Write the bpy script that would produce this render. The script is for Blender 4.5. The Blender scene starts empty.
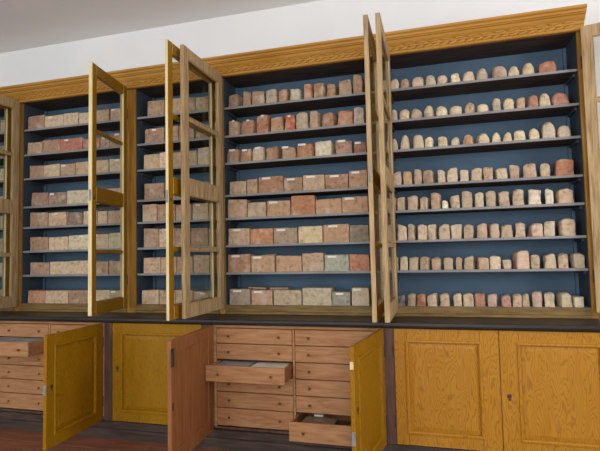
import bpy, math, random
from mathutils import Vector, Matrix, noise

# ------------------------------------------------------------------ camera, world, lights, exposure
scene = bpy.context.scene
col = scene.collection
scene.view_settings.view_transform = 'Standard'
scene.view_settings.look = 'None'
scene.view_settings.gamma = 1.0
scene.view_settings.use_curve_mapping = False
scene.view_settings.exposure = 0.0

YAW, PITCH, ROLL, FPX = 0.2702948, 0.0586516, -0.0219799, 481.73
fw = Vector((-math.sin(YAW)*math.cos(PITCH), math.cos(YAW)*math.cos(PITCH), math.sin(PITCH)))
rt = fw.cross(Vector((0, 0, 1))).normalized(); up = rt.cross(fw)
rt2 = rt*math.cos(ROLL) + up*math.sin(ROLL); up2 = -rt*math.sin(ROLL) + up*math.cos(ROLL)
cam_data = bpy.data.cameras.new('camera'); cam = bpy.data.objects.new('camera', cam_data); col.objects.link(cam)
cam_data.sensor_width = 36.0; cam_data.lens = FPX*36.0/600.0; cam_data.clip_start = 0.05
m3 = Matrix((rt2, up2, -fw)).transposed()
cam.matrix_world = Matrix.Translation((0, -3.8356, 1.5008)) @ m3.to_4x4()
scene.camera = cam

world = bpy.data.worlds.new('world'); scene.world = world; world.use_nodes = True
bg = world.node_tree.nodes['Background']
bg.inputs[0].default_value = (1.0, 0.99, 0.985, 1); bg.inputs[1].default_value = 0.15

def window_light(name, loc, target, sx, sy, power, color):
    d = bpy.data.lights.new(name, 'AREA'); d.shape = 'RECTANGLE'; d.size = sx; d.size_y = sy
    d.energy = power; d.color = color
    o = bpy.data.objects.new(name, d); col.objects.link(o); o.location = loc
    o.rotation_euler = (Vector(target) - Vector(loc)).to_track_quat('-Z', 'Y').to_euler()
    return o
window_light('daylight_window_near', (0.5, -6.3, 2.05), (0.5, 0.0, 1.9), 1.7, 2.6, 120, (1.0, 0.99, 0.99))
window_light('daylight_window_middle', (-2.6, -6.3, 2.05), (-2.6, 0.0, 1.9), 1.7, 2.6, 75, (0.95, 1.0, 1.0))
window_light('daylight_window_far', (-5.7, -6.3, 2.05), (-5.7, 0.0, 1.9), 1.7, 2.6, 85, (0.90, 0.99, 1.0))
window_light('daylight_side_window', (3.7, -2.6, 2.3), (-0.5, -1.2, 2.0), 1.5, 2.4, 105, (1.0, 0.99, 0.98))
# ------------------------------------------------------------------ materials
MATS = {}
def new_mat(name):
    m = bpy.data.materials.new(name); m.use_nodes = True
    nt = m.node_tree; b = nt.nodes['Principled BSDF']; MATS[name] = m
    return m, nt, b
def N(nt, t, **kw):
    n = nt.nodes.new(t)
    for k, v in kw.items(): setattr(n, k, v)
    return n
def ramp(nt, stops):
    r = N(nt, 'ShaderNodeValToRGB'); e = r.color_ramp.elements
    while len(e) < len(stops): e.new(0.5)
    for i, (p, c) in enumerate(stops): e[i].position = p; e[i].color = (*c, 1)
    return r
def s2l(c):
    return tuple(((v/255)/12.92 if v/255 <= .04045 else ((v/255+.055)/1.055)**2.4) for v in c)
def coords(nt, scale, jitter=True):
    tc = N(nt, 'ShaderNodeTexCoord'); mp = N(nt, 'ShaderNodeMapping'); mp.inputs['Scale'].default_value = scale
    if jitter:
        oi = N(nt, 'ShaderNodeObjectInfo'); mu = N(nt, 'ShaderNodeMath', operation='MULTIPLY'); mu.inputs[1].default_value = 37.0
        nt.links.new(oi.outputs['Random'], mu.inputs[0])
        cx = N(nt, 'ShaderNodeCombineXYZ')
        for i in range(3): nt.links.new(mu.outputs[0], cx.inputs[i])
        nt.links.new(cx.outputs[0], mp.inputs['Location'])
    nt.links.new(tc.outputs['Object'], mp.inputs['Vector'])
    return mp
def noise_mat(name, stops, scale=(1, 1, 1), nscale=6, rough=.7, bump=.0, detail=6, spec=.3, distort=0.0):
    m, nt, b = new_mat(name); mp = coords(nt, scale)
    n = N(nt, 'ShaderNodeTexNoise'); n.inputs['Scale'].default_value = nscale; n.inputs['Detail'].default_value = detail
    n.inputs['Distortion'].default_value = distort
    nt.links.new(mp.outputs[0], n.inputs['Vector'])
    r = ramp(nt, [(p, s2l(c)) for p, c in stops]); nt.links.new(n.outputs['Fac'], r.inputs[0])
    nt.links.new(r.outputs[0], b.inputs['Base Color'])
    b.inputs['Roughness'].default_value = rough; b.inputs['Specular IOR Level'].default_value = spec
    if bump:
        bp = N(nt, 'ShaderNodeBump'); bp.inputs['Strength'].default_value = bump; bp.inputs['Distance'].default_value = .01
        nt.links.new(n.outputs['Fac'], bp.inputs['Height']); nt.links.new(bp.outputs[0], b.inputs['Normal'])
    return m
def grain_mat(name, base, dark, light, scale=(7, 7, .8), rings=9.0, strength=.55, rough=.5, spec=.22):
    """painted wood graining: contour lines of a stretched noise field"""
    m, nt, b = new_mat(name); mp = coords(nt, scale)
    n = N(nt, 'ShaderNodeTexNoise'); n.inputs['Scale'].default_value = 1.0; n.inputs['Detail'].default_value = 2.5; n.inputs['Roughness'].default_value = .4
    nt.links.new(mp.outputs[0], n.inputs['Vector'])
    mu = N(nt, 'ShaderNodeMath', operation='MULTIPLY'); mu.inputs[1].default_value = rings*6.283
    nt.links.new(n.outputs['Fac'], mu.inputs[0])
    si = N(nt, 'ShaderNodeMath', operation='SINE'); nt.links.new(mu.outputs[0], si.inputs[0])
    mr = N(nt, 'ShaderNodeMapRange'); mr.inputs[1].default_value = -1; mr.inputs[2].default_value = 1
    nt.links.new(si.outputs[0], mr.inputs[0])
    r = ramp(nt, [(0.0, s2l(dark)), (.38, s2l(base)), (1.0, s2l(base))]); nt.links.new(mr.outputs[0], r.inputs[0])
    n2 = N(nt, 'ShaderNodeTexNoise'); n2.inputs['Scale'].default_value = .9; n2.inputs['Detail'].default_value = 4
    mp2 = coords(nt, (scale[0]*1.2, scale[1]*1.2, scale[2]*1.5)); nt.links.new(mp2.outputs[0], n2.inputs['Vector'])
    r2 = ramp(nt, [(.3, s2l(base)), (.7, s2l(light))]); nt.links.new(n2.outputs['Fac'], r2.inputs[0])
    mx = N(nt, 'ShaderNodeMix', data_type='RGBA'); mx.inputs[0].default_value = strength
    nt.links.new(r2.outputs[0], mx.inputs[6]); nt.links.new(r.outputs[0], mx.inputs[7])
    nt.links.new(mx.outputs[2], b.inputs['Base Color'])
    b.inputs['Roughness'].default_value = rough; b.inputs['Specular IOR Level'].default_value = spec
    return m

noise_mat('plaster', [(.3, (229, 231, 232)), (.7, (237, 238, 239))], nscale=1.5, rough=.9, spec=.1)
noise_mat('ceiling_plaster', [(.3, (230, 231, 232)), (.7, (238, 239, 240))], nscale=.8, rough=.95, spec=.05)
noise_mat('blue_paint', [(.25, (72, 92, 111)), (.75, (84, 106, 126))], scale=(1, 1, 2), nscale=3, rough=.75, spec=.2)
noise_mat('slate_blue_paint', [(.25, (56, 68, 79)), (.75, (68, 81, 93))], scale=(1, 1, 2), nscale=3, rough=.8, spec=.15)  # side panels and shelf cleats: darker, greyer blue than the back panel
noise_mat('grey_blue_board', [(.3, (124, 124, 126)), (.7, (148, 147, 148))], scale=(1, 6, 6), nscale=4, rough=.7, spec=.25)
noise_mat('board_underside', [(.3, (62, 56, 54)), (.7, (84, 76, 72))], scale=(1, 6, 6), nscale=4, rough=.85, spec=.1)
noise_mat('worktop_black', [(.3, (18, 17, 17)), (.7, (42, 38, 36))], scale=(1, 9, 9), nscale=5, rough=.38, spec=.5)
noise_mat('dark_brown', [(.3, (72, 52, 46)), (.7, (104, 78, 68))], scale=(6, 6, 1), nscale=6, rough=.6, spec=.3)
noise_mat('plinth_wood', [(.3, (52, 42, 38)), (.7, (82, 66, 58))], scale=(1, 9, 9), nscale=5, rough=.6, spec=.3)
noise_mat('pine', [(.28, (150, 102, 66)), (.5, (170, 124, 84)), (.75, (184, 140, 100))], scale=(1.2, 8, 9), nscale=5, rough=.6, spec=.3, distort=.6)
noise_mat('pine_door', [(.28, (128, 80, 42)), (.75, (156, 102, 60))], scale=(8, 8, 1), nscale=4, rough=.6, spec=.3, distort=.5)
noise_mat('bare_wood', [(.25, (126, 102, 70)), (.5, (170, 144, 104)), (.75, (192, 168, 128))], scale=(14, 14, 1.1), nscale=4, rough=.65, spec=.25, distort=.5)
noise_mat('worn_ochre', [(.25, (92, 72, 40)), (.75, (142, 114, 66))], scale=(1.3, 12, 12), nscale=5, rough=.6, spec=.25)
grain_mat('yellow_grain', (146, 104, 6), (116, 78, 2), (160, 118, 20), scale=(11, 11, 3), rings=20, strength=.5)
grain_mat('ochre_grain', (172, 120, 30), (136, 88, 14), (188, 138, 58), scale=(12, 12, 2.4), rings=22, strength=.7)
grain_mat('cornice_ochre', (176, 126, 50), (142, 94, 28), (192, 146, 74), scale=(1.2, 9, 9), rings=3, strength=.25)
noise_mat('floor_wood', [(.3, (116, 70, 50)), (.7, (146, 92, 68))], scale=(1, 8, 1), nscale=3, rough=.45, spec=.4)
noise_mat('brass', [(.3, (140, 96, 50)), (.7, (190, 140, 84))], nscale=20, rough=.35); MATS['brass'].node_tree.nodes['Principled BSDF'].inputs['Metallic'].default_value = .8
noise_mat('knob_wood', [(.3, (92, 58, 34)), (.7, (124, 82, 50))], nscale=20, rough=.4)
noise_mat('iron', [(.3, (46, 40, 36)), (.7, (74, 66, 60))], nscale=30, rough=.5)
noise_mat('steel', [(.3, (112, 116, 118)), (.7, (142, 146, 148))], nscale=30, rough=.4)
noise_mat('paper', [(.3, (214, 206, 192)), (.7, (230, 224, 212))], nscale=14, rough=.9, spec=.1)
noise_mat('grey_paper', [(.3, (130, 128, 126)), (.7, (168, 164, 160))], nscale=9, rough=.9, spec=.1)
noise_mat('slate_tile', [(.3, (118, 96, 82)), (.7, (152, 130, 112))], nscale=14, rough=.9, spec=.1, bump=.2)
def glass():
    m = bpy.data.materials.new('pane_glass'); m.use_nodes = True; nt = m.node_tree; nt.nodes.clear()
    out = N(nt, 'ShaderNodeOutputMaterial'); mix = N(nt, 'ShaderNodeMixShader'); tr = N(nt, 'ShaderNodeBsdfTransparent'); gl = N(nt, 'ShaderNodeBsdfGlossy')
    tr.inputs[0].default_value = (.95, .97, .96, 1); gl.inputs['Roughness'].default_value = .03
    lw = N(nt, 'ShaderNodeLayerWeight'); pw = N(nt, 'ShaderNodeMath', operation='POWER'); pw.inputs[1].default_value = 5.0
    ma = N(nt, 'ShaderNodeMath', operation='MULTIPLY_ADD'); ma.inputs[1].default_value = .6; ma.inputs[2].default_value = .03
    lw.inputs[0].default_value = .5; nt.links.new(lw.outputs['Facing'], pw.inputs[0]); nt.links.new(pw.outputs[0], ma.inputs[0])
    nt.links.new(ma.outputs[0], mix.inputs[0]); nt.links.new(tr.outputs[0], mix.inputs[1]); nt.links.new(gl.outputs[0], mix.inputs[2])
    nt.links.new(mix.outputs[0], out.inputs[0]); MATS['glass'] = m
glass()
def brick_mat():
    m, nt, b = new_mat('fired_clay'); oi = N(nt, 'ShaderNodeObjectInfo'); mp = coords(nt, (1, 1, 1))
    n = N(nt, 'ShaderNodeTexNoise'); n.inputs['Scale'].default_value = 30; n.inputs['Detail'].default_value = 6; n.inputs['Roughness'].default_value = .65
    nt.links.new(mp.outputs[0], n.inputs['Vector'])
    r = ramp(nt, [(.3, (.5, .5, .5)), (.45, (.95, .95, .95)), (.72, (1.25, 1.26, 1.28))]); nt.links.new(n.outputs['Fac'], r.inputs[0])
    mx = N(nt, 'ShaderNodeMix', data_type='RGBA', blend_type='MULTIPLY'); mx.inputs[0].default_value = 1
    nt.links.new(oi.outputs['Color'], mx.inputs[6]); nt.links.new(r.outputs[0], mx.inputs[7])
    # pale mortar and lime crust patches
    n2 = N(nt, 'ShaderNodeTexNoise'); n2.inputs['Scale'].default_value = 11; n2.inputs['Detail'].default_value = 5
    nt.links.new(mp.outputs[0], n2.inputs['Vector'])
    r2 = ramp(nt, [(.54, (0, 0, 0)), (.68, (.6, .6, .6))]); nt.links.new(n2.outputs['Fac'], r2.inputs[0])
    mx2 = N(nt, 'ShaderNodeMix', data_type='RGBA'); nt.links.new(r2.outputs[0], mx2.inputs[0])
    nt.links.new(mx.outputs[2], mx2.inputs[6]); mx2.inputs[7].default_value = (*s2l((196, 182, 164)), 1)
    nt.links.new(mx2.outputs[2], b.inputs['Base Color'])
    b.inputs['Roughness'].default_value = .95; b.inputs['Specular IOR Level'].default_value = .1
    bp = N(nt, 'ShaderNodeBump'); bp.inputs['Strength'].default_value = .8; bp.inputs['Distance'].default_value = .012
    nt.links.new(n.outputs['Fac'], bp.inputs['Height']); nt.links.new(bp.outputs[0], b.inputs['Normal'])
brick_mat()

# ------------------------------------------------------------------ mesh helpers
class MB:
    def __init__(s): s.v = []; s.f = []; s.mi = []
    def face(s, idx, mi=0): s.f.append(idx); s.mi.append(mi)
    def box(s, x0, x1, y0, y1, z0, z1, c=.002, mi=0, mif=None):
        """chamfered box; mif(normal)->material index"""
        c = min(c, .45*min(x1-x0, y1-y0, z1-z0)); b0 = len(s.v)
        lo = (x0, y0, z0); hi = (x1, y1, z1); idx = {}
        for cx in (0, 1):
            for cy in (0, 1):
                for cz in (0, 1):
                    for ax in range(3):
                        k = (cx, cy, cz); p = [0, 0, 0]
                        for a in range(3):
                            full = hi[a] if k[a] else lo[a]
                            p[a] = full if a == ax else (full - c if k[a] else full + c)
                        idx[(cx, cy, cz, ax)] = len(s.v); s.v.append(tuple(p))
        def m(n): return mif(n) if mif else mi
        cyc = [(0, 0), (1, 0), (1, 1), (0, 1)]
        for ax in range(3):
            a1, a2 = (ax+1) % 3, (ax+2) % 3
            for sd in (0, 1):
                q = []
                for u_, w_ in cyc:
                    k = [0, 0, 0]; k[ax] = sd; k[a1] = u_; k[a2] = w_; q.append(idx[(*k, ax)])
                if not sd: q.reverse()
                n = [0, 0, 0]; n[ax] = 1 if sd else -1
                s.face(q, m(n))
        for ax in range(3):            # edge strips, running along ax
            a1, a2 = (ax+1) % 3, (ax+2) % 3
            for s1 in (0, 1):
                for s2 in (0, 1):
                    k0 = [0, 0, 0]; k0[a1] = s1; k0[a2] = s2; k1 = list(k0); k1[ax] = 1
                    q = [idx[(*k0, a1)], idx[(*k1, a1)], idx[(*k1, a2)], idx[(*k0, a2)]]
                    if s1 != s2: q.reverse()
                    q.reverse() if False else None
                    n = [0, 0, 0]; n[a1] = 1 if s1 else -1
                    s.face(q, m(n))
        for k, flip in (((cx, cy, cz), (cx+cy+cz) % 2 == 0) for cx in (0, 1) for cy in (0, 1) for cz in (0, 1)):
            q = [idx[(*k, 0)], idx[(*k, 1)], idx[(*k, 2)]]
            if flip: q.reverse()
            s.face(q, m([1 if k[0] else -1, 0, 0]))
        return s
    def lathe(s, prof, origin, axis, seg=10, mi=0):
        """prof: (r, d) pairs along axis"""
        ax = Vector(axis).normalized(); t = ax.orthogonal().normalized(); u_ = ax.cross(t); o = Vector(origin); b = len(s.v)
        for r_, d in prof:
            for k in range(seg):
                a = 2*math.pi*k/seg
                s.v.append(tuple(o + ax*d + (t*math.cos(a) + u_*math.sin(a))*r_))
        for i in range(len(prof)-1):
            for k in range(seg):
                k2 = (k+1) % seg
                s.face([b+i*seg+k, b+i*seg+k2, b+(i+1)*seg+k2, b+(i+1)*seg+k], mi)
        s.face([b+(len(prof)-1)*seg+k for k in range(seg)], mi); s.face([b+k for k in reversed(range(seg))], mi)
        return s
    def sweep_x(s, prof, x0, x1, mi=0):
        """closed profile of (y, z) swept along X with end caps"""
        b = len(s.v); n = len(prof)
        for x in (x0, x1):
            for y, z in prof: s.v.append((x, y, z))
        for i in range(n):
            j = (i+1) % n; s.face([b+i, b+j, b+n+j, b+n+i], mi)
        s.face([b+i for i in reversed(range(n))], mi); s.face([b+n+i for i in range(n)], mi)
        return s
    def build(s, name, mats, parent=None, off=(0, 0, 0), smooth=False):
        me = bpy.data.meshes.new(name)
        me.from_pydata([(x-off[0], y-off[1], z-off[2]) for x, y, z in s.v], [], s.f)
        for m in ([mats] if isinstance(mats, str) else mats): me.materials.append(MATS[m])
        me.polygons.foreach_set('material_index', s.mi)
        if smooth: me.polygons.foreach_set('use_smooth', [True]*len(s.f))
        me.validate(); me.update()
        import bmesh
        bm = bmesh.new(); bm.from_mesh(me); bmesh.ops.recalc_face_normals(bm, faces=bm.faces); bm.to_mesh(me); bm.free()
        o = bpy.data.objects.new(name, me); col.objects.link(o)
        if parent is not None: o.parent = parent
        else: o.location = off
        return o
def BOX(*a, **k): return MB().box(*a, **k)
def tag(o, label, cat=None, group=None, kind=None):
    o['label'] = label
    if cat: o['category'] = cat
    if group: o['group'] = group
    if kind: o['kind'] = kind
    return o
def thing(name, loc, label, cat, group=None):
    o = bpy.data.objects.new(name, None); col.objects.link(o); o.location = loc; o.empty_display_size = .1
    return tag(o, label, cat, group)

# ------------------------------------------------------------------ the room
WALL_Y = .33
tag(BOX(-9.0, 3.8, WALL_Y, WALL_Y+.2, 0, 3.8, c=0).build('wall_back', 'plaster'), 'white plastered wall behind and above the long cabinet', 'wall', kind='structure')
tag(BOX(-9.2, 4.0, -6.6, WALL_Y+.2, 3.801, 3.98, c=0).build('ceiling', 'ceiling_plaster'), 'plain greyish plaster ceiling above the cabinet', 'ceiling', kind='structure')
tag(BOX(-9.2, -9.0, -6.4, WALL_Y+.2, 0, 3.8, c=0).build('wall_left', 'plaster'), 'white plastered side wall far to the left', 'wall', kind='structure')
tag(BOX(3.8, 4.0, -6.4, WALL_Y+.2, 0, 3.8, c=0).build('wall_right', 'plaster'), 'white plastered side wall to the right', 'wall', kind='structure')
tag(BOX(-9.2, 4.0, -6.6, -6.4, 0, 3.8, c=0).build('wall_rear', 'plaster'), 'white plastered wall with the tall windows opposite the cabinet', 'wall', kind='structure')
fl = thing('floor', (0, 0, 0), 'reddish brown plank floor below the cabinets', 'floor'); fl['kind'] = 'structure'
BOX(-9.0, 3.8, -6.4, WALL_Y, -.12, -.012, c=0).build('subfloor', 'plinth_wood', fl)
rnd = random.Random(4)
y = WALL_Y; k = 0
while y > -3.2:                                 # boards run along the wall
    x = -6.0 - rnd.random()*1.5
    while x < 3.7:
        L = 1.6 + rnd.random()*1.2
        o = BOX(max(x, -7)+.0015, min(x+L, 3.8)-.0015, y-.119, y, -.012, -.0005*rnd.random(), c=.0015).build('plank', 'floor_wood', fl)
        x += L
    y -= .1205; k += 1
BOX(-9.0, 3.8, -6.4, y, -.012, 0, c=0).build('plank_field', 'floor_wood', fl)['kind'] = 'stuff'

# ------------------------------------------------------------------ long mouldings: cornice, worktop, plinth
XL = -5.25
cor = thing('cornice', (-2, 0, 3.07), 'ochre painted stepped cornice with carved rope band along cabinet top', 'cornice')
prof = [(.0, 3.066), (-.028, 3.066), (-.034, 3.072), (-.034, 3.083), (-.026, 3.086), (-.026, 3.107), (-.036, 3.109), (-.040, 3.116), (-.044, 3.125), (-.055, 3.130), (-.070, 3.142), (-.080, 3.157),
        (-.094, 3.160), (-.094, 3.166), (-.104, 3.169), (-.104, 3.186), (-.114, 3.188), (-.122, 3.194), (-.124, 3.207), (-.118, 3.211), (.3, 3.211), (.3, 3.10), (.0, 3.10)]
MB().sweep_x(prof, XL, 1.097).build('cornice_moulding', 'cornice_ochre', cor, off=(-2, 0, 3.07))
rope = MB()
for (ry, rz, step, ln, rad, sl) in ((-.029, 3.0965, .062, .066, .0125, .014), (-.044, 3.1285, .094, .098, .0105, .010)):   # lower rope and the wavy band above it
    x = XL + .05
    while x < 1.045:
        b0 = len(rope.v); seg = 7; n = 5               # slanted spindle, one twist of the rope
        for i in range(n):
            t = i/(n-1); r_ = rad*(.3 + .7*math.sin(math.pi*(.08+.84*t)))
            for q in range(seg):
                a = 2*math.pi*q/seg
                rope.v.append((x + (t-.5)*ln, ry + r_*math.cos(a), rz + (t-.5)*sl + r_*math.sin(a)))
        for i in range(n-1):
            for q in range(seg):
                q2 = (q+1) % seg; rope.face([b0+i*seg+q, b0+i*seg+q2, b0+(i+1)*seg+q2, b0+(i+1)*seg+q])
        rope.face([b0+q for q in range(seg)]); rope.face([b0+(n-1)*seg+q for q in range(seg)])
        x += step
rope.build('rope_band', 'cornice_ochre', cor, off=(-2, 0, 3.07), smooth=True)['kind'] = 'stuff'

wt = thing('worktop', (-2, 0, .945), 'long black worktop with moulded front edge between base and glazed cabinets', 'worktop')
WX1 = 1.30
MB().sweep_x([(-.322, .970), (-.326, .976), (-.326, .994), (-.320, 1.0), (.32, 1.0), (.32, .970)], XL, WX1).build('slab', 'worktop_black', wt, off=(-2, 0, .945))
MB().sweep_x([(-.300, .953), (-.306, .955), (-.316, .967), (-.316, .970), (.32, .970), (.32, .953)], XL, WX1).build('edge_moulding', 'worktop_black', wt, off=(-2, 0, .945))
pl = thing('plinth', (-2, 0, 0), 'dark brown stepped plinth board along the foot of the base cabinets', 'plinth')
MB().sweep_x([(-.312, 0), (-.312, .070), (-.306, .078), (-.10, .078), (-.10, 0)], XL, WX1-.03).build('foot_board', 'plinth_wood', pl, off=(-2, 0, 0))
MB().sweep_x([(-.290, .078), (-.290, .128), (-.284, .134), (-.10, .134), (-.10, .078)], XL, WX1-.03).build('upper_board', 'plinth_wood', pl, off=(-2, 0, 0))

# ------------------------------------------------------------------ upper glazed cabinets
SHELF_Z = [2.803, 2.551, 2.310, 2.028, 1.825, 1.589, 1.354, 1.075]
ZT, ZB, BACK = 3.066, 1.075, .30
DZ0, DZ1, DT = 1.052, 3.074, .031            # door bottom, top, thickness

def glazed_door(cab, L, hinge, phi, w, front, edge_painted, lock_z=2.0, hinge_mat='iron', dt=DT):
    """frame mesh with four panes, two glazing bars, lock and hinges. local x runs from the hinge to the free edge;
    front=+1/-1 tells which local y side is the painted outside"""
    st, tr, mr0, mr1, br = .068, .085, 1.955, 2.075, .098
    h = dt/2
    def mif(n):
        if n[1]*front > 0: return 1
        if n[1] == 0 and n[0] > 0 and edge_painted: return 2
        return 0
    fr = MB()
    z0, z1 = DZ0, DZ1
    fr.box(0, st, -h, h, z0, z1, mif=mif); fr.box(w-st, w, -h, h, z0, z1, mif=mif)
    for a, b in ((z1-tr, z1-.0005), (mr0, mr1), (z0+.0005, z0+br)): fr.box(st+.0002, w-st-.0002, -h+.0005, h-.0005, a, b, mif=mif)
    d = fr.build('door', ['bare_wood', 'yellow_grain', 'pale_yellow'], cab, off=(0, 0, 0))
    d.location = (hinge[0]-L[0], hinge[1]-L[1], -L[2]); d.rotation_euler = (0, 0, phi)
    xa, xb = st, w-st
    for za, zb in ((mr1, z1-tr), (z0+br, mr0)):
        zm = (za+zb)/2
        BOX(xa+.0005, xb-.0005, -.009, .009, zm-.011, zm+.011, mif=mif).build('glazing_bar', ['bare_wood', 'yellow_grain', 'pale_yellow'], d)
        for p0, p1 in ((za, zm-.011), (zm+.011, zb)):
            BOX(xa+.001, xb-.001, -.0015, .0015, p0+.001, p1-.001, c=0).build('pane', 'glass', d)
            # putty bead round each pane on the inside
            bd = MB(); yy0, yy1 = (-.014, -.002) if front > 0 else (.002, .014)
            for q in ((xa, xa+.009, p0, p1), (xb-.009, xb, p0, p1), (xa+.009, xb-.009, p0, p0+.009), (xa+.009, xb-.009, p1-.009, p1)):
                bd.box(q[0]+.0004, q[1]-.0004, yy0, yy1, q[2]+.0004, q[3]-.0004, c=.003)
            bd.build('glazing_bead', 'bare_wood', d)
    if front > 0:
        BOX(w-.001, w+.003, -.008, .008, lock_z-.045, lock_z+.045, c=.001).build('lock_plate', 'steel', d)
        MB().lathe([(.004, 0), (.010, .002), (.010, .004), (.003, .005)], (w-st*.5, front*h, lock_z-.02), (0, front, 0)).build('keyhole_plate', 'iron', d)
    for hz in (z0+.25, z1-.25):
        MB().lathe([(.005, 0), (.005, .09)], (-.004, front*h*.9, hz-.045), (0, 0, 1), seg=8).build('hinge', hinge_mat, d)
    return d
noise_mat('pale_yellow', [(.25, (206, 184, 126)), (.75, (230, 216, 176))], scale=(12, 12, 1.2), nscale=4, rough=.55, spec=.3)

BAYS = {'A': (-5.19, -3.99), 'B': (-3.915, -2.714), 'C': (-2.623, -1.794), 'D': (-1.741, -.3726), 'E': (-.305, 1.051)}
CAB_LABEL = {'A': 'glazed upper cabinet bay cut off at the left edge of the photo',
             'B': 'blue-lined glazed cabinet bay left of the narrow bay, full of pinkish bricks',
             'C': 'narrow blue-lined glazed cabinet bay with one single door, above the closed yellow door',
             'D': 'wide blue-lined glazed cabinet bay above the pulled-out pine drawers',
             'E': 'rightmost blue-lined glazed cabinet bay full of small sandy brick fragments'}
STILES = {'A': (XL, -5.19), 'B': (-3.99, -3.915), 'C': (-2.714, -2.623), 'D': (-1.794, -1.741), 'E': (-.3726, -.305)}
cabs = {}
for bay, (x0, x1) in BAYS.items():
    L = ((x0+x1)/2, 0, 1.0)
    c = thing('display_cabinet', L, CAB_LABEL[bay], 'cabinet', 'glazed display cabinet bays'); cabs[bay] = (c, L)
    B = lambda *a, name, mat, **k: BOX(*a, **k).build(name, mat, c, off=L)
    B(x0-.018, x1+.018, BACK, BACK+.018, 1.0005, ZT+.03, name='back_panel', mat='blue_paint')
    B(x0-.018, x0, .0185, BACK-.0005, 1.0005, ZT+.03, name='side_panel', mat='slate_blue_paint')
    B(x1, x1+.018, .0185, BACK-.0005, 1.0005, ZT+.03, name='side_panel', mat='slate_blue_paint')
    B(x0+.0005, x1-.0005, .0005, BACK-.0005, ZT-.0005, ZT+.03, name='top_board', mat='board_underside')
    B(x0+.0005, x1-.0005, .019, BACK-.0005, ZB-.025, ZB, name='bottom_board', mat='grey_blue_board')
    s0, s1 = STILES[bay]
    for i, z in enumerate(SHELF_Z[:7]):
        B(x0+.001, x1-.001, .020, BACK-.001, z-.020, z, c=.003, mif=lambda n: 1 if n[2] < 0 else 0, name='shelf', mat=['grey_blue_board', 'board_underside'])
        for xa, xb in ((x0+.0005, x0+.019), (x1-.019, x1-.0005)):
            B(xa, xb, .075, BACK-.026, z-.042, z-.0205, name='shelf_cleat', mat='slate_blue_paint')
    for xa, xb in ((x0+.0005, x0+.024), (x1-.024, x1-.0005)):
        MB_ = MB()
        zs = [ZB] + [q for z in reversed(SHELF_Z[:7]) for q in (z-.0205, z+.0005)] + [ZT-.001]
        for q in range(0, len(zs), 2): MB_.box(xa, xb, BACK-.0245, BACK-.0015, zs[q]+.0005, zs[q+1], c=.002)
        MB_.build('corner_batten', 'blue_paint', c, off=L)
noise_mat('ochre_stile', [(.25, (120, 82, 20)), (.5, (150, 106, 34)), (.75, (172, 132, 66))], scale=(12, 12, 1), nscale=4, rough=.5, spec=.3)
for bay, (s0, s1) in STILES.items():
    c, L = cabs[bay]; BOX(s0+.0005, s1-.0005, 0, .018, 1.0005, ZT-.0005).build('stile', 'ochre_stile', c, off=L)
    x0, x1 = BAYS[bay]
    BOX(x0, x1, -.004, .0185, 1.024, ZB).build('bottom_rail', 'worn_ochre', c, off=L)
    BOX(x0, x1, -.012, .0185, 1.0005, 1.0235, c=.004).build('base_bead', 'worn_ochre', c, off=L)
cE, LE = cabs['E']
BOX(1.0515, 1.094, 0, .018, 1.0005, ZT-.0005).build('stile', 'ochre_stile', cE, off=LE)
BOX(1.0695, 1.094, .0185, BACK+.018, 1.0005, ZT+.03).build('end_panel', 'worn_ochre', cE, off=LE)

def hang(bay, hinge, free, front, edge, w=None, **k):
    c, L = cabs[bay]; dx, dy = free[0]-hinge[0], free[1]-hinge[1]
    return glazed_door(c, L, (hinge[0], hinge[1], 0), math.atan2(dy, dx), w or math.hypot(dx, dy), front, edge, **k)
hang('A', (-4.005, -.040), (-4.015, -.64), 1, True)
hang('B', (-3.925, -.040), (-3.945, -.62), -1, False)
hang('B', (-2.700, -.040), (-2.600, -.635), 1, True)
hang('C', (-1.808, -.040), (-1.814, -.808), 1, True, lock_z=1.93, dt=.022)
hang('D', (-1.746, -.040), (-1.752, -.695), -1, False, lock_z=2.3)
hang('D', (-.388, -.040), (-.383, -.72), 1, False)
hang('E', (-.298, -.040), (-.303, -.72), -1, False)
hang('E', (1.064, -.054), (1.064+.69*math.cos(math.radians(-14)), -.054+.69*math.sin(math.radians(-14))), -1 if False else 1, False)

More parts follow.
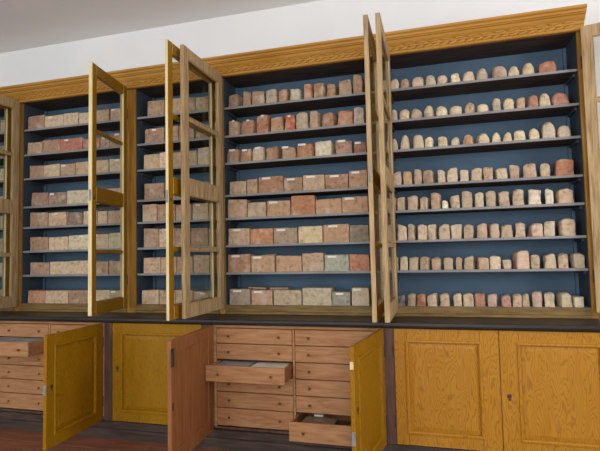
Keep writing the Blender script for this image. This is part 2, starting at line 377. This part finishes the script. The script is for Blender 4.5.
# ------------------------------------------------------------------ base cabinets
FY = -.2875                                   # front plane of the closed doors
def panel_door(cab, L, hinge, phi, w, front, paint, inside, z0=.139, z1=.950, key=True, bolts=(), meet=.088, key_z=.575):
    t = .028; h = t/2; st, tr, ms = .088, .088, meet
    mif = lambda n: 1 if n[1]*front > 0 or (n[1] == 0 and front > 0) else 0
    fr = MB(); fr.box(0, st, -h, h, z0, z1, mif=mif); fr.box(w-ms, w, -h, h, z0, z1, mif=mif)
    for a, b in ((z1-tr, z1-.0004), (z0+.0004, z0+tr)): fr.box(st+.0002, w-ms-.0002, -h+.0004, h-.0004, a, b, mif=mif)
    d = fr.build('door', [inside, paint], cab); d.location = (hinge[0]-L[0], hinge[1]-L[1], -L[2]); d.rotation_euler = (0, 0, phi)
    xa, xb, za, zb = st, w-ms, z0+tr, z1-tr
    # raised and fielded panel: flat field with a sloping border on the outside
    f = front; b = .042
    pm = MB(); pts = []
    for (q, yy) in ((.0006, .0025), (.012, .0025), (b, .0095), (b+.003, .0095)):
        pts.append([(xa+q, f*yy, za+q), (xb-q, f*yy, za+q), (xb-q, f*yy, zb-q), (xa+q, f*yy, zb-q)])
    pts.insert(0, [(xa+.0006, -f*.008, za+.0006), (xb-.0006, -f*.008, za+.0006), (xb-.0006, -f*.008, zb-.0006), (xa+.0006, -f*.008, zb-.0006)])
    for ring in pts: pm.v += ring
    for i in range(len(pts)-1):
        for q in range(4): pm.face([i*4+q, i*4+(q+1) % 4, (i+1)*4+(q+1) % 4, (i+1)*4+q], 1)
    n = len(pts)-1; pm.face([n*4+q for q in range(4)], 1); pm.face([3, 2, 1, 0], 0)
    pm.build('panel', [inside, paint], d)
    # moulding frame round the panel
    mo = MB(); rings = []
    for (q, yy) in ((-.012, h), (-.009, h+.006), (.002, h+.008), (.010, h+.003), (.013, .0028)):
        rings.append([(xa+q, f*yy, za+q), (xb-q, f*yy, za+q), (xb-q, f*yy, zb-q), (xa+q, f*yy, zb-q)])
    for ring in rings: mo.v += ring
    for i in range(len(rings)-1):
        for q in range(4): mo.face([i*4+q, i*4+(q+1) % 4, (i+1)*4+(q+1) % 4, (i+1)*4+q])
    mo.build('moulding', paint, d)
    if key:
        kx, kz = w-.050, key_z
        k_ = MB().lathe([(.015, 0), (.015, .0015), (.011, .003)], (kx, f*h, kz), (0, f, 0), seg=12)
        k_.box(kx-.006, kx+.006, min(f*h, f*(h+.0025)), max(f*h, f*(h+.0025)), kz-.030, kz-.006, c=.002)
        k_.build('keyhole_plate', 'iron', d)
    for bz, bh, mt in bolts:
        BOX(w-.001, w+.004, -h*.8, h*.8, bz-bh/2, bz+bh/2, c=.001).build('lock_plate', mt, d)
    for hz in (z0+.16, z1-.16):
        MB().lathe([(.005, 0), (.005, .08)], (-.005, f*h*.9, hz-.04), (0, 0, 1), seg=8).build('hinge', 'iron', d)
    return d

ROWZ = [.924, .802, .676, .551, .426, .301, .160]
def drawer(cab, L, x0, x1, za, zb, pull=0.0, fy=-.262, knobs='knob_wood', fac=(.17, .83)):
    z0, z1 = zb+.003, za-.003
    yf = fy - pull
    d = BOX(x0+.0015, x1-.0015, yf, yf+.020, z0, z1, c=.003).build('drawer', 'pine', cab, off=L)
    for t in fac:
        MB().lathe([(.005, 0), (.005, .006), (.009, .010), (.011, .014), (.008, .019), (.003, .021)], (x0+(x1-x0)*t, yf, (z0+z1)/2-.002), (0, -1, 0), seg=10).build('knob', knobs, d, off=L)
    for xa, xb in ((x0+.012, x0+.022), (x1-.022, x1-.012)):
        BOX(xa, xb, yf+.0205, yf+.47, z0+.008, z1-.008).build('side_board', 'pine', d, off=L)
    BOX(x0+.0225, x1-.0225, yf+.460, yf+.4695, z0+.012, z1-.012).build('back_board', 'pine', d, off=L)
    BOX(x0+.0225, x1-.0225, yf+.0205, yf+.4595, z0+.010, z0+.017).build('bottom_board', 'pine', d, off=L)
    return d

def base(bay, x0, x1, label, s0, s1):
    L = ((x0+x1)/2, 0, .134); c = thing('base_cabinet', L, label, 'cabinet', 'base cabinets under the worktop')
    B = lambda *a, name, mat, **k: BOX(*a, **k).build(name, mat, c, off=L)
    B(s0+.0005, s1-.0005, FY+.002, FY+.028, .1345, .9525, name='stile', mat='dark_brown')
    B(x0-.020, x0-.0005, FY+.0285, .30, .1345, .9525, name='side_panel', mat='pine_door')
    B(x1+.0005, x1+.020, FY+.0285, .30, .1345, .9525, name='side_panel', mat='pine_door')
    B(x0, x1, .282, .30, .1345, .9525, name='back_panel', mat='pine_door')
    B(x0, x1, FY+.030, .2815, .1345, .152, name='bottom_board', mat='dark_brown')
    B(x0, x1, FY+.030, FY+.055, .926, .9525, name='top_rail', mat='pine')
    return c, L
def carcass(c, L, x0, xm, x1):
    B = lambda *a, name, mat, **k: BOX(*a, **k).build(name, mat, c, off=L)
    B(xm-.008, xm+.008, -.262, .28, .1525, .9255, name='divider', mat='pine')
    for xa, xb in ((x0+.0005, x0+.032), (x1-.032, x1-.0005)):
        B(xa, xb, -.257, -.235, .1525, .9255, name='guide_post', mat='pine')
    for z in ROWZ[1:6]:
        for xa, xb in ((x0+.033, xm-.0085), (xm+.0085, x1-.033)):
            B(xa, xb, -.238, .28, z-.0025, z+.0025, c=.001, name='runner', mat='pine')

LSP = {'A': (-5.19, -4.02), 'B': (-3.935, -2.737), 'C': (-2.660, -1.815), 'D': (-1.740, -.373), 'E': (-.305, 1.105)}
LST = {'A': (XL, -5.19), 'B': (-3.9995, -3.935), 'C': (-2.737, -2.660), 'D': (-1.7945, -1.740), 'E': (-.373, -.305)}
def ldoor(c, L, hinge, free, front, paint, inside, **k):
    dx, dy = free[0]-hinge[0], free[1]-hinge[1]
    return panel_door(c, L, hinge, math.atan2(dy, dx), math.hypot(dx, dy), front, paint, inside, **k)
CY = FY + .014                                 # centre plane of closed doors
# A: closed, beyond the left edge of the photo
cA, LA = base('A', *LSP['A'], 'base cabinet with closed yellow doors beyond the left photo edge', *LST['A'])
BOX(-4.0195, -4.0, FY+.002, FY+.028, .1345, .9525).build('stile', 'dark_brown', cA, off=LA)
ldoor(cA, LA, (-5.187, CY), (-4.6065, CY), -1, 'yellow_grain', 'pine_door', key=False)
ldoor(cA, LA, (-4.023, CY), (-4.6035, CY), 1, 'yellow_grain', 'pine_door')
# B: drawers behind an open yellow door
cB, LB = base('B', *LSP['B'], 'base cabinet at lower left with pine drawers behind an open yellow door', *LST['B'])
carcass(cB, LB, -3.935, -3.326, -2.737)
for i in range(6):
    drawer(cB, LB, -3.902, -3.336, ROWZ[i], ROWZ[i+1], pull=.22 if i == 1 else 0, knobs='brass' if i >= 2 else 'knob_wood', fac=(.24, .83))
    drawer(cB, LB, -3.316, -2.770, ROWZ[i], ROWZ[i+1], fac=(.17, .83))
ldoor(cB, LB, (-2.750, FY-.018), (-2.735, -.935), 1, 'yellow_grain', 'pine_door', bolts=((.56, .075, 'steel'),))
# C: one closed yellow door
cC, LC = base('C', *LSP['C'], 'narrow base cabinet with one closed yellow grained door', *LST['C'])
BOX(-1.8145, -1.795, FY+.002, FY+.028, .1345, .9525).build('stile', 'dark_brown', cC, off=LC)
ldoor(cC, LC, (-1.822, CY), (-2.654, CY), 1, 'yellow_grain', 'pine_door')
# D: two columns of drawers, both doors open
cD, LD = base('D', *LSP['D'], 'base cabinet with both doors open on twelve pine drawers, two pulled out', *LST['D'])
carcass(cD, LD, -1.740, -1.063, -.373)
for i in range(6):
    drawer(cD, LD, -1.706, -1.073, ROWZ[i], ROWZ[i+1], pull=.20 if i == 2 else 0)
    drawer(cD, LD, -1.053, -.408, ROWZ[i], ROWZ[i+1], pull=.20 if i == 5 else 0)
dl = ldoor(cD, LD, (-1.728, FY-.018), (-1.690, -1.0), -1, 'yellow_grain', 'pine_door', bolts=())
BOX(.66, .705, .0142, .020, .78, .90).build('bolt', 'iron', dl); BOX(.672, .69, .0142, .019, .50, .55).build('bolt', 'iron', dl); BOX(.66, .70, .0142, .019, .17, .22).build('bolt', 'iron', dl)
ldoor(cD, LD, (-.388, FY-.018), (-.490, -1.0), 1, 'yellow_grain', 'pine_door', bolts=((.84, .045, 'pale_yellow'), (.42, .08, 'steel')))
# E: two closed ochre doors
cEb, LEb = base('E', *LSP['E'], 'rightmost base cabinet with two closed orange-ochre grained doors', *LST['E'])
ldoor(cEb, LEb, (-.303, CY), (.3975, CY), -1, 'ochre_grain', 'pine_door', key=False, meet=.122)
ldoor(cEb, LEb, (1.103, CY), (.4005, CY), 1, 'ochre_grain', 'pine_door', meet=.122, key_z=.515)
BOX(1.1055, 1.18, FY+.002, FY+.028, .1345, .9525).build('stile', 'dark_brown', cEb, off=LEb)
BOX(1.126, 1.18, FY+.0285, .30, .1345, .9525).build('end_panel', 'dark_brown', cEb, off=LEb)

# ------------------------------------------------------------------ things lying in the open drawers
def slab(name, x0, x1, y0, y1, z0, z1, mat, label, cat, rot=0.0, group=None):
    cx, cy = (x0+x1)/2, (y0+y1)/2
    o = BOX(x0, x1, y0, y1, z0, z1, c=.003).build(name, mat, off=(cx, cy, z0)); o.rotation_euler[2] = rot
    return tag(o, label, cat, group)
zb3 = ROWZ[3]+.003+.0175
slab('paper_stack', -1.660, -1.400, -.425, -.10, zb3, zb3+.088, 'grey_paper', 'grey paper stack at left in the upper pulled-out drawer', 'paper')
slab('paper_stack', -1.375, -1.110, -.430, -.20, zb3, zb3+.084, 'paper', 'cream paper stack at right in the upper pulled-out drawer', 'paper')
zb6 = ROWZ[6]+.003+.0175
slab('clay_tile', -.985, -.740, -.420, -.22, zb6, zb6+.088, 'slate_tile', 'brown flat tile lying in the lowest pulled-out drawer', 'tile', rot=-.03)
slab('clay_tile', -.715, -.470, -.43, -.27, zb6, zb6+.060, 'slate_tile', 'smaller brown tile at the right end of the lowest pulled-out drawer', 'tile')
slab('wrapped_packet', -.93, -.86, -.20, -.13, zb6, zb6+.094, 'paper', 'small pale packet behind the tile in the lowest pulled-out drawer', 'packet')
zb2 = ROWZ[2]+.003+.0175
slab('paper_bundle', -3.86, -3.62, -.43, -.12, zb2, zb2+.100, 'grey_paper', 'grey paper bundle at left in the lower left pulled-out drawer', 'paper')
slab('paper_bundle', -3.60, -3.375, -.42, -.14, zb2, zb2+.098, 'grey_paper', 'grey paper bundle at right in the lower left pulled-out drawer', 'paper')

# ------------------------------------------------------------------ bricks: (left x, right x, height) along each shelf
BRICKS = {
 'B': [
  [(-3.887,-3.687,0.137),(-3.684,-3.465,0.12),(-3.462,-3.282,0.126),(-3.279,-3.103,0.111),(-3.099,-2.935,0.118),(-2.929,-2.802,0.117)],
  [(-3.892,-3.716,0.121),(-3.713,-3.502,0.132),(-3.499,-3.235,0.124),(-3.231,-3.04,0.104),(-3.034,-2.931,0.11),(-2.928,-2.802,0.131)],
  [(-3.864,-3.694,0.129),(-3.691,-3.497,0.126),(-3.492,-3.317,0.116),(-3.314,-3.135,0.124),(-3.131,-2.942,0.124),(-2.938,-2.803,0.127)],
  [(-3.836,-3.636,0.138),(-3.631,-3.419,0.127),(-3.416,-3.156,0.133),(-3.153,-2.977,0.135),(-2.974,-2.803,0.129)],
  [(-3.85,-3.634,0.143),(-3.629,-3.415,0.134),(-3.412,-3.229,0.125),(-3.223,-3.066,0.131),(-3.062,-2.955,0.12),(-2.952,-2.803,0.12)],
  [(-3.846,-3.626,0.136),(-3.623,-3.395,0.129),(-3.392,-3.165,0.141),(-3.162,-2.944,0.142),(-2.94,-2.803,0.147)],
  [(-3.843,-3.612,0.121),(-3.609,-3.391,0.125),(-3.388,-3.153,0.128),(-3.15,-2.943,0.119),(-2.94,-2.803,0.121)],
  [(-3.867,-3.664,0.125),(-3.659,-3.391,0.124),(-3.388,-3.152,0.127),(-3.149,-2.932,0.128),(-2.929,-2.803,0.128)],
 ],
 'C': [
  [(-2.523,-2.345,0.147),(-2.34,-2.161,0.146),(-2.156,-2.035,0.138),(-2.03,-1.902,0.129),(-1.897,-1.795,0.129)],
  [(-2.548,-2.347,0.138),(-2.341,-2.209,0.14),(-2.203,-2.038,0.14),(-2.033,-1.905,0.13),(-1.9,-1.798,0.132)],
  [(-2.567,-2.404,0.139),(-2.4,-2.317,0.148),(-2.312,-2.145,0.138),(-2.14,-2.016,0.14),(-2.011,-1.898,0.161),(-1.893,-1.801,0.144)],
  [(-2.557,-2.35,0.15),(-2.345,-2.167,0.143),(-2.162,-2.009,0.137),(-2.004,-1.805,0.134)],
  [(-2.579,-2.425,0.162),(-2.422,-2.239,0.154),(-2.236,-2.075,0.145),(-2.07,-1.913,0.146),(-1.908,-1.808,0.139)],
  [(-2.569,-2.411,0.177),(-2.407,-2.251,0.171),(-2.248,-2.092,0.166),(-2.088,-1.916,0.164),(-1.911,-1.811,0.159)],
  [(-2.57,-2.395,0.143),(-2.392,-2.233,0.147),(-2.23,-2.068,0.144),(-2.065,-1.909,0.158),(-1.905,-1.814,0.151)],
  [(-2.587,-2.412,0.128),(-2.408,-2.245,0.127),(-2.242,-2.07,0.127),(-2.067,-1.922,0.113),(-1.917,-1.817,0.122)],
 ],
 'D': [
  [(-1.718,-1.591,0.126),(-1.582,-1.496,0.139),(-1.492,-1.371,0.13),(-1.362,-1.256,0.131),(-1.246,-1.145,0.118),(-1.14,-1.027,0.116),(-1.018,-0.94,0.138),(-0.934,-0.825,0.141),(-0.819,-0.731,0.12),(-0.726,-0.606,0.141),(-0.597,-0.508,0.169)],
  [(-1.718,-1.605,0.143),(-1.601,-1.452,0.139),(-1.449,-1.333,0.166),(-1.33,-1.204,0.139),(-1.201,-1.1,0.139),(-1.097,-0.986,0.151),(-0.977,-0.873,0.153),(-0.869,-0.74,0.127),(-0.735,-0.603,0.127),(-0.599,-0.506,0.143)],
  [(-1.735,-1.605,0.129),(-1.602,-1.493,0.119),(-1.49,-1.375,0.128),(-1.371,-1.242,0.117),(-1.238,-1.1,0.115),(-1.094,-0.939,0.128),(-0.936,-0.773,0.131),(-0.767,-0.618,0.129),(-0.614,-0.503,0.102)],
  [(-1.706,-1.547,0.117),(-1.544,-1.445,0.126),(-1.44,-1.215,0.142),(-1.211,-1.045,0.12),(-1.041,-0.854,0.131),(-0.85,-0.654,0.123),(-0.65,-0.499,0.142)],
  [(-1.725,-1.545,0.163),(-1.541,-1.368,0.128),(-1.364,-1.154,0.135),(-1.15,-0.942,0.166),(-0.939,-0.717,0.127),(-0.714,-0.498,0.134)],
  [(-1.725,-1.525,0.146),(-1.521,-1.314,0.136),(-1.31,-1.096,0.135),(-1.092,-0.883,0.14),(-0.879,-0.661,0.149),(-0.658,-0.503,0.137)],
  [(-1.729,-1.519,0.156),(-1.516,-1.298,0.141),(-1.293,-1.068,0.136),(-1.063,-0.877,0.153),(-0.873,-0.669,0.135),(-0.666,-0.503,0.134)],
  [(-1.72,-1.529,0.136),(-1.52,-1.324,0.127),(-1.32,-1.074,0.126),(-1.067,-0.82,0.142),(-0.817,-0.666,0.112),(-0.656,-0.511,0.146)],
 ],
 'E': [
  [(-0.303,-0.224,0.097),(-0.216,-0.13,0.09),(-0.122,-0.026,0.098),(-0.018,0.062,0.092),(0.07,0.152,0.085),(0.167,0.245,0.086),(0.26,0.354,0.089),(0.364,0.459,0.106),(0.474,0.583,0.108),(0.59,0.684,0.096),(0.691,0.783,0.107),(0.804,0.939,0.099)],
  [(-0.311,-0.244,0.098),(-0.232,-0.146,0.091),(-0.138,-0.054,0.09),(-0.038,0.043,0.104),(0.053,0.139,0.086),(0.15,0.246,0.085),(0.268,0.351,0.095),(0.359,0.455,0.076),(0.47,0.533,0.105),(0.546,0.628,0.098),(0.636,0.705,0.095),(0.714,0.789,0.102),(0.796,0.872,0.112),(0.88,1.001,0.109)],
  [(-0.311,-0.248,0.098),(-0.23,-0.155,0.125),(-0.141,-0.047,0.12),(-0.043,0.026,0.091),(0.059,0.141,0.089),(0.156,0.229,0.077),(0.244,0.334,0.089),(0.346,0.436,0.086),(0.453,0.527,0.085),(0.533,0.602,0.081),(0.607,0.708,0.093),(0.717,0.788,0.092),(0.805,0.905,0.134),(0.909,0.997,0.097)],
  [(-0.3,-0.228,0.113),(-0.218,-0.145,0.115),(-0.133,-0.072,0.123),(-0.065,0.033,0.114),(0.045,0.111,0.107),(0.115,0.203,0.115),(0.211,0.287,0.094),(0.291,0.377,0.096),(0.38,0.458,0.105),(0.465,0.553,0.09),(0.567,0.647,0.107),(0.662,0.76,0.111),(0.778,0.855,0.107),(0.883,1.015,0.13)],
  [(-0.311,-0.276,0.11),(-0.272,-0.202,0.109),(-0.19,-0.102,0.118),(-0.095,-0.019,0.105),(-0.012,0.068,0.134),(0.071,0.122,0.066),(0.13,0.203,0.103),(0.217,0.308,0.134),(0.311,0.379,0.119),(0.392,0.474,0.124),(0.481,0.565,0.116),(0.578,0.667,0.126),(0.688,0.782,0.12),(0.802,0.868,0.116),(0.882,0.992,0.112)],
  [(-0.287,-0.202,0.129),(-0.195,-0.134,0.127),(-0.126,-0.046,0.124),(-0.043,0.032,0.121),(0.036,0.126,0.119),(0.128,0.219,0.115),(0.223,0.309,0.111),(0.316,0.4,0.114),(0.402,0.48,0.11),(0.485,0.571,0.1),(0.585,0.67,0.113),(0.684,0.776,0.103),(0.782,0.87,0.114),(0.89,0.992,0.127)],
  [(-0.303,-0.275,0.107),(-0.272,-0.203,0.11),(-0.195,-0.115,0.104),(-0.111,-0.029,0.106),(-0.024,0.056,0.101),(0.065,0.141,0.093),(0.155,0.211,0.097),(0.215,0.299,0.103),(0.306,0.393,0.094),(0.398,0.482,0.1),(0.487,0.551,0.07),(0.571,0.676,0.133),(0.68,0.747,0.103),(0.771,0.852,0.108),(0.866,0.95,0.112),(0.956,1.04,0.11)],
  [(-0.289,-0.224,0.088),(-0.216,-0.146,0.096),(-0.144,-0.073,0.096),(-0.069,0.02,0.099),(0.028,0.108,0.099),(0.123,0.191,0.099),(0.195,0.274,0.099),(0.281,0.367,0.098),(0.372,0.452,0.092),(0.468,0.538,0.086),(0.545,0.61,0.092),(0.613,0.674,0.096),(0.68,0.758,0.11),(0.76,0.842,0.103),(0.859,0.943,0.104),(0.949,1.017,0.076)],
 ],
}
PINK = [(176, 138, 116), (168, 130, 110), (184, 148, 124), (162, 124, 106), (190, 160, 136)]
RUST = [(172, 126, 98), (166, 118, 92), (178, 136, 108), (160, 124, 104), (174, 140, 116)]
SAND = [(204, 178, 148), (196, 168, 140), (208, 186, 156), (190, 158, 132), (200, 170, 150), (186, 166, 144)]
CLAY = [(190, 160, 138), (180, 152, 130), (196, 168, 146), (184, 148, 126), (188, 166, 142)]
OVERRIDE = {
 ('E', 0, 11): (172, 108, 84), ('E', 0, 8): (172, 134, 114), ('E', 0, 1): (176, 142, 122), ('E', 0, 7): (176, 152, 134), ('E', 1, 13): (174, 116, 98), ('E', 1, 11): (166, 112, 92), ('E', 1, 10): (186, 144, 114), ('E', 2, 6): (190, 142, 108),
 ('E', 3, 13): (178, 112, 86), ('E', 3, 1): (188, 146, 114), ('E', 4, 5): (222, 210, 194), ('E', 4, 13): (206, 192, 182), ('E', 4, 12): (202, 182, 170), ('E', 4, 4): (182, 148, 126), ('E', 5, 11): (196, 160, 144), ('E', 6, 11): (196, 158, 138), ('E', 6, 9): (206, 178, 156),
 ('E', 7, 0): (92, 88, 94), ('E', 7, 2): (184, 112, 80), ('E', 7, 7): (176, 118, 96), ('E', 7, 8): (194, 152, 142), ('E', 7, 9): (180, 124, 116), ('E', 7, 12): (186, 148, 134), ('E', 7, 15): (212, 196, 174),
 ('D', 0, 4): (174, 118, 94), ('D', 0, 6): (182, 126, 98), ('D', 0, 3): (170, 148, 136), ('D', 0, 5): (182, 168, 152), ('D', 1, 2): (170, 110, 80), ('D', 1, 4): (184, 86, 56), ('D', 1, 5): (168, 146, 126), ('D', 1, 8): (182, 116, 88), ('D', 1, 9): (176, 154, 144), ('D', 2, 2): (182, 154, 138),
 ('D', 2, 5): (174, 114, 84), ('D', 2, 6): (200, 186, 164), ('D', 2, 7): (166, 124, 108), ('D', 2, 8): (156, 104, 88), ('D', 4, 3): (176, 112, 82), ('D', 5, 1): (186, 122, 88), ('D', 5, 2): (158, 132, 112), ('D', 5, 3): (192, 166, 130), ('D', 5, 5): (132, 116, 104), ('D', 6, 4): (150, 152, 142), ('D', 6, 5): (180, 114, 88),
 ('D', 7, 0): (152, 130, 118), ('D', 7, 1): (182, 134, 110), ('D', 7, 4): (140, 132, 126), ('D', 7, 3): (176, 156, 134), ('D', 7, 5): (178, 154, 134), ('D', 7, 2): (174, 148, 126), ('D', 6, 2): (182, 136, 110),
 ('B', 0, 0): (168, 124, 108), ('B', 1, 2): (178, 106, 92), ('B', 1, 3): (172, 108, 96), ('B', 3, 0): (156, 116, 104), ('B', 3, 1): (146, 112, 104), ('B', 3, 2): (182, 166, 148), ('B', 4, 2): (132, 106, 98), ('B', 5, 2): (196, 176, 154), ('B', 5, 4): (178, 162, 138), ('B', 7, 0): (188, 128, 98),
 ('C', 2, 1): (206, 166, 148), ('C', 5, 1): (190, 158, 138),
}
def colour_word(c):
    r, g, b = c
    if max(c) < 110: return 'dark grey'
    if r > 218: return 'whitish'
    s = (r-b)/r; 
    if abs(r-g) < 12 and abs(g-b) < 16: return 'grey'
    if g/r < .60: return 'brick-red'
    if g/r < .68: return 'rust-red'
    if g/r < .74: return 'reddish'
    if r > 194: return 'pale sandy'
    if g/r < .80: return 'pinkish-brown'
    return 'buff' if r > 172 else 'greyish-brown'
ORD = ['first', 'second', 'third', 'fourth', 'fifth', 'sixth', 'seventh', 'eighth', 'ninth', 'tenth', 'eleventh', 'twelfth', 'thirteenth', 'fourteenth', 'fifteenth', 'sixteenth']
ROW = ['top shelf', 'second shelf', 'third shelf', 'fourth shelf', 'fifth shelf', 'sixth shelf', 'seventh shelf', 'bottom board']
BAYW = {'A': 'bay at left photo edge', 'B': 'bay left of the narrow bay', 'C': 'narrow single-door bay', 'D': 'wide bay above open drawers', 'E': 'rightmost bay'}
GRP = {'A': 'bricks in the far left bay', 'B': 'bricks in the second bay', 'C': 'bricks in the narrow bay', 'D': 'bricks in the bay above the open drawers', 'E': 'brick fragments in the rightmost bay'}

def brick_mesh(w, d, h, rnd, rough, rnd_edge, dome, slope, yaw, taper, seg=6):
    """lump of fired clay: rounded subdivided box, worn, broken and turned, fitted to the width and height it has on the shelf"""
    idx = {}; V = []; F = []
    def vid(p):
        k = tuple(round(q, 5) for q in p)
        if k not in idx: idx[k] = len(V); V.append(Vector(p))
        return idx[k]
    g = [-1 + 2*i/seg for i in range(seg+1)]
    g[1] = -.86; g[-2] = .86
    for ax in range(3):
        a1, a2 = (ax+1) % 3, (ax+2) % 3
        for sd in (-1, 1):
            for i in range(seg):
                for j in range(seg):
                    q = []
                    for u_, w_ in ((i, j), (i+1, j), (i+1, j+1), (i, j+1)):
                        p = [0, 0, 0]; p[ax] = sd; p[a1] = g[u_]; p[a2] = g[w_]; q.append(vid(p))
                    if sd < 0: q.reverse()
                    F.append(q)
    seedv = Vector((rnd.random()*50, rnd.random()*50, rnd.random()*50))
    hx, hy, hz = w/2, d/2, h/2; R_ = rnd_edge*min(hx, hy, hz)
    out = []
    R0 = R_
    for p in V:
        R_ = R0*(.3 + .7*min(1, max(0, (p.z+1)/1.6)))
        q = Vector((p.x*hx, p.y*hy, p.z*hz))
        inn = Vector((max(-hx+R_, min(hx-R_, q.x)), max(-hy+R_, min(hy-R_, q.y)), max(-hz+R_, min(hz-R_, q.z))))
        dv = q - inn
        if dv.length > 1e-9: q = inn + dv.normalized()*min(dv.length, R_)
        tz = (q.z+hz)/h
        q.z += h*tz*(slope*q.x/hx - dome*(q.x/hx)**2 - dome*.5*(q.y/hy)**2)
        q.x *= 1 + taper*(tz-.5)
        nv = noise.noise_vector(q*16 + seedv)*.6 + noise.noise_vector(q*38 + seedv)*.4
        q += nv*rough
        if p.z < -.99: q.z = -hz
        out.append(q)
    if yaw:
        m = Matrix.Rotation(yaw, 3, 'Z'); out = [m @ q for q in out]
    for a, (lo, hi) in ((0, (-w/2, w/2)), (2, (0, h))):
        mn = min(q[a] for q in out); mx = max(q[a] for q in out)
        for q in out: q[a] = lo + (q[a]-mn)/(mx-mn)*(hi-lo)
    mn = min(q.y for q in out)
    for q in out: q.y -= mn
    return [tuple(q) for q in out], F
def front_surface(V, x, z):
    """front (min y) of the lump near a spot of its face"""
    return min(v[1] for v in V if abs(v[0]-x) < .03 and abs(v[2]-z) < .04) if any(abs(v[0]-x) < .03 and abs(v[2]-z) < .04 for v in V) else min(v[1] for v in V)

def clay(c):
    g = (c[0]*.3 + c[1]*.55 + c[2]*.15); return tuple(min(255, (g + (v-g)*.72)*k) for v, k in zip(c, (1.08, 1.08, 1.01)))
def add_brick(bay, i, k, x0, x1, h, c, label, style, rnd, y0=.036, paper=None):
    w = x1-x0; fragile = style == 'fragment'
    if fragile:
        V, F = brick_mesh(w, min(.15, w*(1.0+.5*rnd.random())), h, rnd, rough=.013, rnd_edge=.72 if i < 3 else .30, dome=(.22 if i < 3 else .07)*rnd.random()+.03,
                          slope=rnd.uniform(-.07, .07), yaw=rnd.uniform(-.35, .15), taper=rnd.uniform(-.10, .06) if i < 3 else rnd.uniform(-.05, .08))
    elif style == 'chunk':
        V, F = brick_mesh(w, min(.16, w*(1.0+.6*rnd.random())), h, rnd, rough=.011, rnd_edge=.35, dome=.05*rnd.random(), slope=rnd.uniform(-.09, .05), yaw=rnd.uniform(-.25, .2), taper=rnd.uniform(-.08, .05))
    else:
        V, F = brick_mesh(w, rnd.uniform(.10, .13), h, rnd, rough=.004, rnd_edge=.12, dome=.0, slope=rnd.uniform(-.025, .02), yaw=rnd.uniform(-.03, .05), taper=rnd.uniform(-.015, .015))
    me = bpy.data.meshes.new('brick'); me.from_pydata(V, [], F); me.materials.append(MATS['fired_clay'])
    me.polygons.foreach_set('use_smooth', [True]*len(F)); me.update()
    me.set_sharp_from_angle(angle=math.radians(40)) if hasattr(me, 'set_sharp_from_angle') else None
    o = bpy.data.objects.new('brick_fragment' if style != 'brick' else 'brick', me); col.objects.link(o)
    o.location = ((x0+x1)/2, y0, SHELF_Z[i]+.0004); o.color = (*s2l(clay(c)), 1)
    tag(o, label, 'brick', GRP[bay])
    if paper:
        pw, ph, px = paper; zc = h - ph/2 - .010
        pxm = -w/2 + .012 + pw/2 + px*(w-pw-.024)
        yf = front_surface(V, pxm, zc)
        pb = BOX(pxm-pw/2, pxm+pw/2, yf-.0016, yf+.0004, zc-ph/2, zc+ph/2, c=.0003).build('paper_label', 'paper', o); pb['label'] = 'small white paper label'
    return o

def words_for(bay, style, c, k, i):
    kind = {'brick': 'brick', 'chunk': 'broken brick piece', 'fragment': 'rounded brick fragment' if i < 3 else 'brick fragment'}[style]
    return f"{colour_word(c)} {kind}, {ORD[k]} from left on {ROW[i]}, {BAYW[bay]}"

rnd = random.Random(11)
for bay in 'BCDE':
    bx0, bx1 = BAYS[bay]
    for i, row in enumerate(BRICKS[bay]):
        for k, (x0, x1, h) in enumerate(row):
            x0 = max(x0, bx0+.0255 if False else bx0+.004); x1 = min(x1, bx1-.004)
            pal = PINK if bay in 'BC' else RUST if bay == 'D' else SAND if i < 3 else CLAY
            c = OVERRIDE.get((bay, i, k)) or tuple(max(0, min(255, int(v + q))) for v, q in zip(rnd.choice(pal), [rnd.uniform(-7, 7)]*3))
            style = 'fragment' if bay == 'E' else 'chunk' if bay == 'D' and i < 3 else 'brick'
            paper = None
            if bay == 'D' and i >= 2 and rnd.random() < (.5 if i == 2 else .62): paper = (min(.075, (x1-x0)*.42), .017, rnd.random()*.35)
            if bay == 'D' and i == 1 and k in (0, 1, 2, 4): paper = (.024, .014, .5)
            if bay in 'BC' and rnd.random() < .22: paper = (.045, .016, rnd.random()*.8)
            add_brick(bay, i, k, x0, x1, h, c, words_for(bay, style, c, k, i), style, rnd, paper=paper)
# a few bricks standing in a second row at the back
for (x0, x1, h, i, txt) in ((-1.60, -1.43, .145, 7, 'behind the first and second bricks'), (-1.40, -1.23, .140, 7, 'behind the third brick'), (-1.47, -1.33, .150, 6, 'behind the second brick')):
    V = add_brick('D', i, 0, x0, x1, h, (164, 130, 112), f'brown brick standing at the back {txt} on {ROW[i]}, wide bay above open drawers', 'brick', rnd, y0=.160)
    V['label'] = f'brown brick at the back, {txt} on {ROW[i]}, wide bay'
# right end of the far left bay, seen through the glazed door
for i in range(8):
    for k, (x0, x1) in enumerate(((-4.43, -4.245), (-4.235, -4.04))):
        c = rnd.choice(PINK)
        add_brick('A', i, k, x0, x1, .125+rnd.uniform(-.008, .012), c, f"{colour_word(c)} brick, {['second last', 'last'][k]} on {ROW[i]}, {BAYW['A']}", 'brick', rnd)
